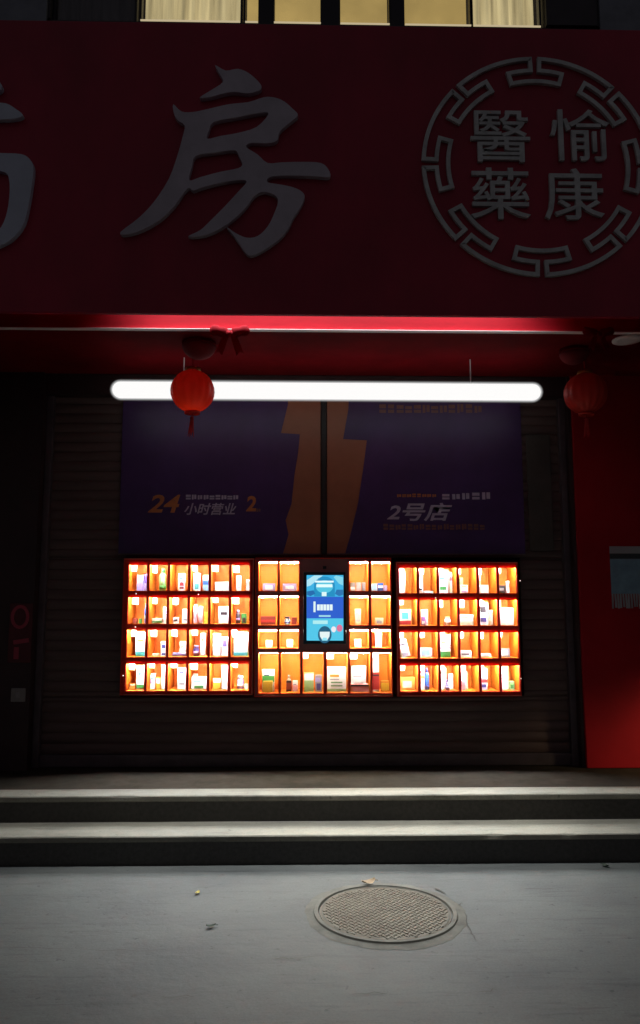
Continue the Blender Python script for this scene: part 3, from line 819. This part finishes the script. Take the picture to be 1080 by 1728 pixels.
def grid_cabinet(side, cols, rows, outer, prods):
    t, o = cabinet(side, None, None, None, None, None, None, outer, None)
    rects = {}
    for r, (a, b) in enumerate(rows):
        for c, (p, q) in enumerate(cols):
            px = (cols[0][0] + cols[-1][1]) / 2
            rects[r, c] = (cp(p, 1060)[0] - .0018, cp(q, 1060)[0] + .0018, cp(px, b)[1], cp(px, a)[1])
    casing(t, o, list(rects.values()), M['plate'])
    for (r, c), q in rects.items():
        compartment(t, *q, M['led'], True)
        fill_cell(q, prods[r][c], side, f'{ROW[r]} row', f'{ORD[c]} compartment')
    # pale edge strips along the frame and dots of the lock lamps
    x0, x1, z0, z1 = o; bm = nb()
    e = .0035
    box(bm, x0 + .004, x1 - .004, YF - .004, YF + .002, z1 - .004 - e, z1 - .004)
    box(bm, x0 + .03, x1 - .004, YF - .004, YF + .002, z0 + .003, z0 + .003 + e)
    xs = (x1 - .004) if side == 'left' else (x0 + .004)
    box(bm, xs - e / 2, xs + e / 2, YF - .006, YF + .001, z0 + .008, z1 - .009)
    obj('edge_strip', bm, M['cab_edge'], t)
    for r in range(3):
        za = (rects[r, 0][2] + rects[r + 1, 0][3]) / 2
        bm = nb(); box(bm, x0 + .012, x1 - .012, YF - .002, YF + .0175, za - .009, za + .009, 0, .002); obj('rail', bm, M['cab_red'], t)
        bm = nb(); box(bm, x0 + .014, x1 - .014, YF - .0045, YF - .0025, za + .0012, za + .0038); obj('edge_strip', bm, M['cab_red'], t)
    return t, o, rects
def C(u0, u1, h, col, *band, tilt=0, back=.10): return ('carton', u0, u1, h, col, list(band), tilt, back)
def B(u0, u1, h, col, *band, back=.10): return ('bottle', u0, u1, h, col, list(band), 0, back)
def J(u0, u1, h, col, *band, back=.10): return ('jar', u0, u1, h, col, list(band), 0, back)

LP = [[[C(.28, .68, .62, LAV), C(.70, .97, .66, PUR, (LAV, .0, .45))], [B(.38, .78, .88, LGR, (GRN, .1, .35))], [C(.34, .74, .68, W, (RED, .3, -.5), (BRN, .12, -.24))],
       [C(.05, .45, .7, W, (TEAL, .1, -.4)), C(.58, .95, .62, LBL, (BLU, .4, .65))], [C(.12, .93, .36, W)], [C(.2, .48, .6, W, (LAV, .2, -.3)), C(.74, .95, .45, W)]],
      [[B(.74, .98, .78, BLU, (LBL, .3, .6)), C(.12, .36, .2, BRN), C(.45, .62, .2, GRN)], [C(.66, .97, .64, W), C(.05, .62, .2, CRM, (GRN, .2, .5))], [C(.08, .42, .24, W, (DRK, .4, -.7)), C(.6, .94, .56, W, (GRY, .2, -.35))],
       [C(.08, .32, .72, PNK, (W, .6, .9)), C(.38, .62, .66, W, (PNK, .1, .5)), C(.68, .92, .45, YEL)], [C(.35, .97, .66, W, (DRK, .5, -.68))], [B(.18, .45, .52, DRK, (LAV, .3, .6)), C(.5, .8, .38, GRN, (DRK, .1, -.6))]],
      [[C(.32, .98, .9, W, (TEAL, .0, .18))], [C(.58, .92, .55, W, (NAV, .08, -.22), (NAV, .55, -.8)), C(.1, .5, .1, CRM)], [C(.1, .95, .12, LAV, (NAV, .3, .5)), C(.45, .8, .54, W, (LAV, .2, -.4), back=.15)],
       [C(.45, .75, .85, W, back=.16), J(.1, .45, .40, NAV, (LAV, .2, .7))], [C(.06, .5, .85, W, (LAV, .6, -.75)), C(.55, .93, .72, W, (PUR, .5, -.85))], [C(.1, .9, .9, W, (TEAL, .02, .16))]],
      [[C(.42, .9, .9, W, (GRY, .45, -.6), (GRN, .06, .2)), C(.03, .38, .22, ORA, (W, .7, .95))], [C(.05, .32, .6, W, (LAV, .4, .65)), C(.36, .62, .45, YEL, (W, .5, .9)), C(.66, .96, .92, W)], [C(.42, .9, .8, W, (GRY, .22, -.32))],
       [C(.05, .9, .46, W, (GRN, .1, -.3)), C(.05, .32, .55, W, (PNK, .2, -.4), back=.17)], [C(.1, .55, .42, YEL, (W, .6, .98)), C(.58, .95, .9, W)], [J(.3, .68, .50, LAV, (W, .2, .6)), C(.72, .95, .2, W)]]]
RP = [[[C(.08, .45, .9, W, (PNK, .8, -.9))], [C(.04, .34, .9, W, (DRK, .14, -.22)), C(.38, .95, .1, W)], [C(.06, .66, .92, W, (GRN, .15, -.3)), C(.72, .9, .84, CRM, (RED, .6, .8))], [C(.22, .66, .34, W, (LAV, .1, -.3)), C(.3, .5, .64, LGR, back=.17)], [C(.1, .72, .34, W), C(.2, .4, .8, CRM, back=.17)], [C(.05, .56, .33, DRK, (GRY, .35, -.65)), C(.6, .8, .5, W, (CRM, .5, .8))]],
      [[C(.08, .76, .62, CRM, (TEAL, .4, -.8), (RED, .05, .3))], [C(.2, .6, .62, W, (PNK, .1, .4)), C(.16, .42, .34, MAG, (W, .2, -.5), back=.07)], [J(.42, .8, .34, W, (CRM, .3, .7))], [C(.06, .95, .42, W, (CRM, .1, .4))], [C(.08, .66, .9, W, (DRK, .56, -.82), (NAV, .15, -.34)), C(.7, .92, .6, CRM)], [C(.1, .97, .68, W, (GRY, .66, -.86), back=.09)]],
      [[C(.15, .72, .70, W, (DRK, .7, -.8), (GRY, .1, -.28), tilt=-.25), C(.02, .2, .3, CRM)], [C(.05, .82, .36, W, (LBL, .2, -.8))], [C(.12, .72, .88, W, (GRN, .02, .26), (DRK, .40, .44), (DRK, .5, .53))], [C(.04, .8, .26, W, (DRK, .4, -.6))], [C(.1, .78, .14, W, (CRM, .1, -.5))], [C(.08, .7, .34, GRY, (W, .2, -.85))]],
      [[C(.03, .92, .5, ORA, (CRM, .2, -.7))], [C(.06, .34, .9, W, (ORA, .5, .62)), B(.36, .62, .86, BLU, (NAV, .1, .3))], [C(.06, .44, .86, W), B(.36, .6, .42, LAV, (LAV, .2, .6), back=.06), C(.64, .93, .6, W, back=.16)], [C(.06, .4, .88, W, (PNK, .0, .4)), C(.42, .62, .7, CRM, back=.16)], [C(.06, .52, .84, W, (RED, .34, .5), (NAV, .12, -.26))], [C(.05, .6, .9, W, back=.12), C(.62, .92, .34, LGR, (GRN, .2, -.6))]]]
lc = [(215, 245), (250, 280), (285, 315), (320, 350), (355, 385), (390, 420)]
lr = [(953, 997), (1008, 1053), (1063, 1109), (1120, 1166)]
cabL, oL, rL = grid_cabinet('left', lc, lr, (209, 942, 426, 1173), LP)
rc = [(675, 704), (709, 738), (743, 772), (777, 806), (811, 840), (845, 874)]
rr_ = [(958, 1001), (1012, 1056), (1067, 1111), (1123, 1167)]
cabR, oR, rR = grid_cabinet('right', rc, rr_, (668, 948, 881, 1175), RP)

# pilot lamps (white points beside the doors)
for cab, pts in ((cabL, [(230, 1002), (335, 1003), (229, 1058), (208, 1140)]), (cabR, [(735, 1009), (877.5, 980), (879, 1145)])):
    for a, b in pts:
        q = cp(a, b); bm = nb()
        lathe(bm, [(.0045, 0), (.004, .003), (.001, .004)], 12, (0, 0, 0))
        bmesh.ops.transform(bm, matrix=Matrix.Translation((q[0], YF - .003, q[1])) @ Matrix.Rotation(R(90), 4, 'X'), verts=bm.verts)
        obj('pilot_lamp', bm, M['pilot'], cab)

# centre cabinet
cc1, cc2 = [(436, 468), (472, 504)], [(590, 622), (627, 659)]
t, o = cabinet('centre', None, None, None, None, None, None, (431, 941, 663, 1176), None)
cabC = t
crow = [(948, 997), (1006, 1055), (1063, 1094)]
brow = [(436, 470), (474, 506), (511, 546), (551, 587), (591, 625), (629, 661)]
crects = {}
for r, (a, b) in enumerate(crow):
    for c, (p, q) in enumerate(cc1 + cc2): crects[r, c] = (cp(p, 1030)[0], cp(q, 1030)[0], cp(547, b)[1], cp(547, a)[1])
for c, (p, q) in enumerate(brow): crects[3, c] = (cp(p, 1135)[0], cp(q, 1135)[0], cp(547, 1170)[1], cp(547, 1102)[1])
casing(t, o, list(crects.values()), M['cab_mid'])
CP = {(0, 0): [C(.18, .86, .26, LAV, (W, .2, -.8))], (0, 1): [C(.12, .88, .26, LAV, (W, .3, -.7))], (0, 2): [C(.08, .36, .3, GRY, (W, .2, .5)), C(.4, .66, .3, PNK), C(.7, .92, .3, GRY)],
      (0, 3): [C(.05, .38, .26, LBL), C(.4, .72, .28, BLU, (W, .4, .7)), C(.74, .94, .2, LAV)],
      (1, 0): [C(.08, .88, .3, BRN, (RED, .3, .6))], (1, 1): [J(.22, .55, .28, LBL, (NAV, .3, .6)), C(.6, .9, .26, BRN)], (1, 2): [C(.32, .66, .56, CRM, (GRY, .2, -.7)), C(.06, .28, .3, ORA)], (1, 3): [C(.25, .7, .24, CRM, (GRY, .2, -.6))],
      (2, 0): [C(.36, .72, .4, W, (LAV, .2, -.6))], (2, 1): [C(.36, .7, .44, W, (LAV, .1, -.5))], (2, 2): [C(.3, .66, .46, W)], (2, 3): [C(.25, .6, .86, W, (LBL, .1, -.3))],
      (3, 0): [C(.15, .78, .56, W, (GRN, .45, .72)), C(.2, .7, .28, YEL, back=.07)], (3, 1): [C(.26, .56, .28, DRK, (BRN, .2, .8)), B(.28, .52, .40, W, back=.16), C(.6, .9, .28, W, (PNK, .1, .6))],
      (3, 2): [C(.06, .54, .48, LGR, (W, .6, .95)), C(.6, .95, .42, GRY, (NAV, .1, -.5), (LAV, .6, .85))], (3, 3): [C(.04, .96, .62, W, (GRN, .36, -.40), (GRN, .22, -.26), (LGR, .02, .12))],
      (3, 4): [C(.08, .86, .64, W, (LBL, .85, .97), (DRK, .3, -.33), back=.12), C(.04, .97, .2, PNK, (DRK, .75, .95), back=.06)],
      (3, 5): [C(.04, .42, .48, RED, (W, .0, .1), (DRK, .82, .9)), C(.08, .46, .92, LBL, (W, .3, .98), back=.17), C(.5, .95, .27, ORA, (YEL, .1, .8))]}
sidew = {0: ('first compartment left of the screen'), 1: ('second compartment left of the screen'), 2: ('first compartment right of the screen'), 3: ('second compartment right of the screen')}
for (r, c), q in crects.items():
    compartment(t, *q, M['led_c'], r == 3, .002 if r < 3 else .008)
    for it in CP[r, c]:
        pass
    if r < 3:
        x0, x1, z0, z1 = q
        rn = ['top row', 'second row', 'third row'][r]
        cn = ['outer left', 'inner left', 'inner right', 'outer right'][c] + ' compartment'
    else:
        rn, cn = 'bottom row', f'{ORD[c]} compartment'
    fill_cell(q, CP[r, c], 'centre', rn, cn)
x0, x1, z0, z1 = o
for a, b, pz in ((433, 508, 1000.5), (586, 662, 1000.5), (433, 508, 1058.5), (586, 662, 1058.5), (433, 508, 1098), (586, 662, 1098), (445, 660, 1173.5)):
    xa, xb, zz = cp(a, pz)[0], cp(b, pz)[0], cp(547, pz)[1]
    bm = nb(); box(bm, xa, xb, YF - .004, YF - .001, zz - .0018, zz + .0018); obj('edge_strip', bm, M['cab_edge'], t)
# screen
def scr(px, py): q = onY(px, py, YF - .03); return (q.x, q.z)
a, b = scr(512, 965); c, d = scr(584, 1087)
bm = nb(); box(bm, a, c, YF - .028, YF + .01, d, b, 0, .006); bz = obj('screen', bm, M['bezel'], t)
def spoly(name, pts, m, k, mm=1):
    bm = nb(); prism(bm, [scr(*p) for p in pts], [], YF - .0292 - .0007 * k, YF - .0284 - .0007 * (k - 1)); return obj(name, bm, m, bz)
def srect(name, a, b, c, d, col, k, s=1.0): return spoly(name, [(a, b), (c, b), (c, d), (a, d)], glow(col, s), k)
srect('display_area', 517.5, 970.5, 579.5, 1081, (.05, .45, .78), 1)
srect('display_band', 517.6, 1007, 579.4, 1043.5, (.03, .12, .62), 2, 1.0)
srect('display_band', 517.6, 1043.6, 579.4, 1081, (.09, .58, .82), 2)
def circ(cx, cy, rx, ry, n=24, a0=0, a1=360): return [(cx + rx * math.cos(R(a0 + (a1 - a0) * i / n)), cy + ry * math.sin(R(a0 + (a1 - a0) * i / n))) for i in range(n + (a1 - a0 != 360))]
spoly('display_shape', [(530, 1006.5)] + [(530, 988)] + circ(547.5, 988, 17.5, 15, 16, 180, 360) + [(565, 1006.5)], glow((.02, .28, .55)), 2)
spoly('display_shape', circ(547.5, 990, 14.5, 11), glow((.10, .58, .78)), 3)
srect('display_text', 532, 980, 563, 983, (.85, 1, 1), 4); srect('display_text', 534, 986, 561, 991, (.8, 1, 1), 4)
srect('display_text', 543, 999, 551, 1006, (.75, .95, .95), 4)
spoly('display_shape', [(518, 998), (529, 996), (532, 1002), (524, 1006), (518, 1004)], glow((.02, .15, .42)), 3)
spoly('display_shape', [(579, 995), (568, 995), (565, 1002), (572, 1006), (579, 1004)], glow((.03, .18, .45)), 3)
spoly('display_shape', [(517.8, 979), (530, 971), (545, 971), (524, 988), (517.8, 990)], glow((.45, .80, .92)), 2)
spoly('display_shape', [(579, 974), (567, 971), (563, 974), (572, 985), (579, 988)], glow((.25, .70, .85)), 2)
srect('display_text', 529, 1015, 532.5, 1033, (.75, .95, .9), 3)
for k in range(5): srect('display_text', 535 + k * 5.4, 1020, 539.6 + k * 5.4, 1030, (.80, .95, .95), 3)
srect('display_text', 538, 1038, 558, 1041, (.35, .70, .80), 3)
srect('display_text', 528, 1047, 553, 1053, (.45, .85, .88), 3)
spoly('display_shape', circ(548, 1071, 11.5, 14.5), glow((.02, .12, .22)), 3)
spoly('display_shape', [(539.5, 1066), (556.5, 1066), (556, 1074), (552, 1080.5), (544, 1080.5), (540, 1074)], glow((.80, .92, .92)), 4)
spoly('display_shape', [(543, 1081), (553, 1081), (551, 1076), (545, 1076)], glow((.3, .8, .95)), 5)
spoly('display_shape', circ(573, 1060, 5, 6), glow((.75, .18, .32)), 3)
spoly('display_shape', circ(563, 1062, 4, 5), glow((.85, .85, .9)), 3)
bm = nb(); box(bm, cp(545, 950)[0], cp(551, 950)[0], YF + .012, YF + .018, cp(547, 960)[1], cp(547, 955)[1], 0, .001); obj('camera_lens', bm, M['bezel'], t)

# ------------------------------------------------------------------ right: notice on the pier;  left: plate and switch
def rp(px, py, Y=Y_PIER): q = onY(px, py, Y); return (q.x, q.z)
a, b = rp(1028, 922); c, d = rp(1112, 1026)
n_ = thing('wall_notice', 'blue-grey notice with tear-off strips taped on the red pier', 'notice', ((a + c) / 2, Y_PIER, d))
zt1 = rp(1050, 934)[1]; zt2 = rp(1050, 943)[1]; zt3 = rp(1050, 1002)[1]
bm = nb(); box(bm, a, c, Y_PIER - .006, Y_PIER - .001, zt1, b); obj('header_strip', bm, M['paper_pale'], n_)
bm = nb(); box(bm, a, c, Y_PIER - .005, Y_PIER - .001, zt2, zt1 - .0005); obj('dark_band', bm, M['paper_dark'], n_)
bm = nb(); box(bm, a, c, Y_PIER - .004, Y_PIER - .001, zt3, zt2 - .0005); obj('sheet', bm, M['paper'], n_)
k = 0; x = a
while x < c - .01:
    bm = nb(); w = .014; dz = d + random.uniform(-.008, .012)
    vs = box(bm, x, x + w, Y_PIER - .004, Y_PIER - .002, dz, zt3 - .0005)
    for v in vs:
        if v.co.z < zt3 - .01: v.co.y -= random.uniform(0, .012); v.co.x += .002 * (k % 3 - 1)
    obj('tear_off_strip', bm, M['paper_pale'], n_); x += w + .006; k += 1

a, b = rp(18, 1018); c, d = rp(52, 1118)
n_ = thing('wall_plate', 'narrow dark plate with dull red markings on the left pier', 'sign', ((a + c) / 2, Y_PIER, d))
bm = nb(); box(bm, a, c, Y_PIER - .012, Y_PIER - .001, d, b, 0, .003); obj('plate', bm, mat('plate_maroon', (.085, .010, .014), .5, noise=.3, nscale=9), n_)
mk = mat('plate_mark_red', (.34, .035, .06), .5)
bm = nb(); cxp, czp = rp(35, 1041)
pts = [(cxp + .056 * math.cos(i / 20 * 2 * math.pi), czp + .075 * math.sin(i / 20 * 2 * math.pi)) for i in range(20)]
ribbon(bm, pts, .022, Y_PIER - .016, Y_PIER - .0125, closed=True); obj('ring_mark', bm, mk, n_)
bm = nb(); p1, p2, p3, p4 = rp(24, 1084), rp(46, 1082), rp(36, 1096), rp(24, 1112)
ribbon(bm, [p1, rp(50, 1080)], .03, Y_PIER - .016, Y_PIER - .0125); ribbon(bm, [rp(29, 1092), rp(28, 1112)], .035, Y_PIER - .0158, Y_PIER - .0125); obj('stroke_mark', bm, mk, n_)
a, b = rp(20, 1161); c, d = rp(43, 1184)
n_ = thing('wall_socket', 'small square grey socket below the dark plate on the left pier', 'socket', ((a + c) / 2, Y_PIER, d))
bm = nb(); box(bm, a, c, Y_PIER - .014, Y_PIER - .001, d, b, 0, .004); obj('cover', bm, mat('socket_grey', (.22, .20, .19), .5), n_)
bm = nb(); m_ = (a + c) / 2; box(bm, m_ - .014, m_ + .014, Y_PIER - .019, Y_PIER - .0145, (b + d) / 2 - .02, (b + d) / 2 + .02, 0, .002); obj('rocker', bm, mat('socket_rocker', (.28, .26, .25), .4), n_)

# ------------------------------------------------------------------ lights
def area(name, loc, size, size_y, power, col, rot=(0, 0, 0), spread=180):
    l = bpy.data.lights.new(name, 'AREA'); l.shape = 'RECTANGLE'; l.size = size; l.size_y = size_y; l.energy = power; l.color = col; l.spread = R(spread)
    o = bpy.data.objects.new(name, l); COL.objects.link(o); o.location = loc; o.rotation_euler = rot; return o
cx = onY(560, 500, 4.56).x
area('cove_light', (cx, Y_VAL - .092, ZS + .65), 2.5, .007, 34, (.97, 1.0, .99), spread=66)
def spot(name, loc, tgt, power, col, ang, blend=1.0, rad=.05):
    l = bpy.data.lights.new(name, 'SPOT'); l.energy = power; l.color = col; l.spot_size = R(ang); l.spot_blend = blend; l.shadow_soft_size = rad
    o = bpy.data.objects.new(name, l); COL.objects.link(o); o.location = loc
    o.rotation_euler = (Vector(tgt) - Vector(loc)).to_track_quat('-Z', 'Y').to_euler(); return o
spot('doorway_light', (3.6, 4.8, 1.0), (3.1, 5.5, .30), 80, (1.0, .78, .42), 92, 1.0, .08)

l = bpy.data.lights.new('lantern_bulb', 'POINT'); l.energy = .3; l.color = (1, .5, .25); l.shadow_soft_size = .02
o = bpy.data.objects.new('lantern_bulb', l); COL.objects.link(o); q = onY(325, 681, 5.0); o.location = q
w = bpy.data.worlds.new('World'); SC.world = w; w.use_nodes = True
nt = w.node_tree; bg = nt.nodes['Background']
sky = nt.nodes.new('ShaderNodeTexSky'); sky.sky_type = 'NISHITA'; sky.sun_disc = False
sky.sun_elevation = R(-4); sky.sun_rotation = R(200); sky.air_density = 1.5; sky.dust_density = 3
mx = nt.nodes.new('ShaderNodeMix'); mx.data_type = 'RGBA'; mx.inputs[0].default_value = .85
nt.links.new(sky.outputs[0], mx.inputs[6]); mx.inputs[7].default_value = (.048, .043, .050, 1)
nt.links.new(mx.outputs[2], bg.inputs['Color']); bg.inputs['Strength'].default_value = 1.0

SC.view_settings.view_transform = 'Standard'; SC.view_settings.look = 'None'; SC.view_settings.exposure = 0; SC.view_settings.gamma = 1
SC.cycles.use_denoising = True
SC.cycles.sample_clamp_indirect = 3.0
SC.cycles.max_bounces = 6; SC.cycles.transparent_max_bounces = 8
SC.cycles.caustics_reflective = False; SC.cycles.caustics_refractive = False
for o in bpy.data.objects:
    if '_o' in o: del o['_o']
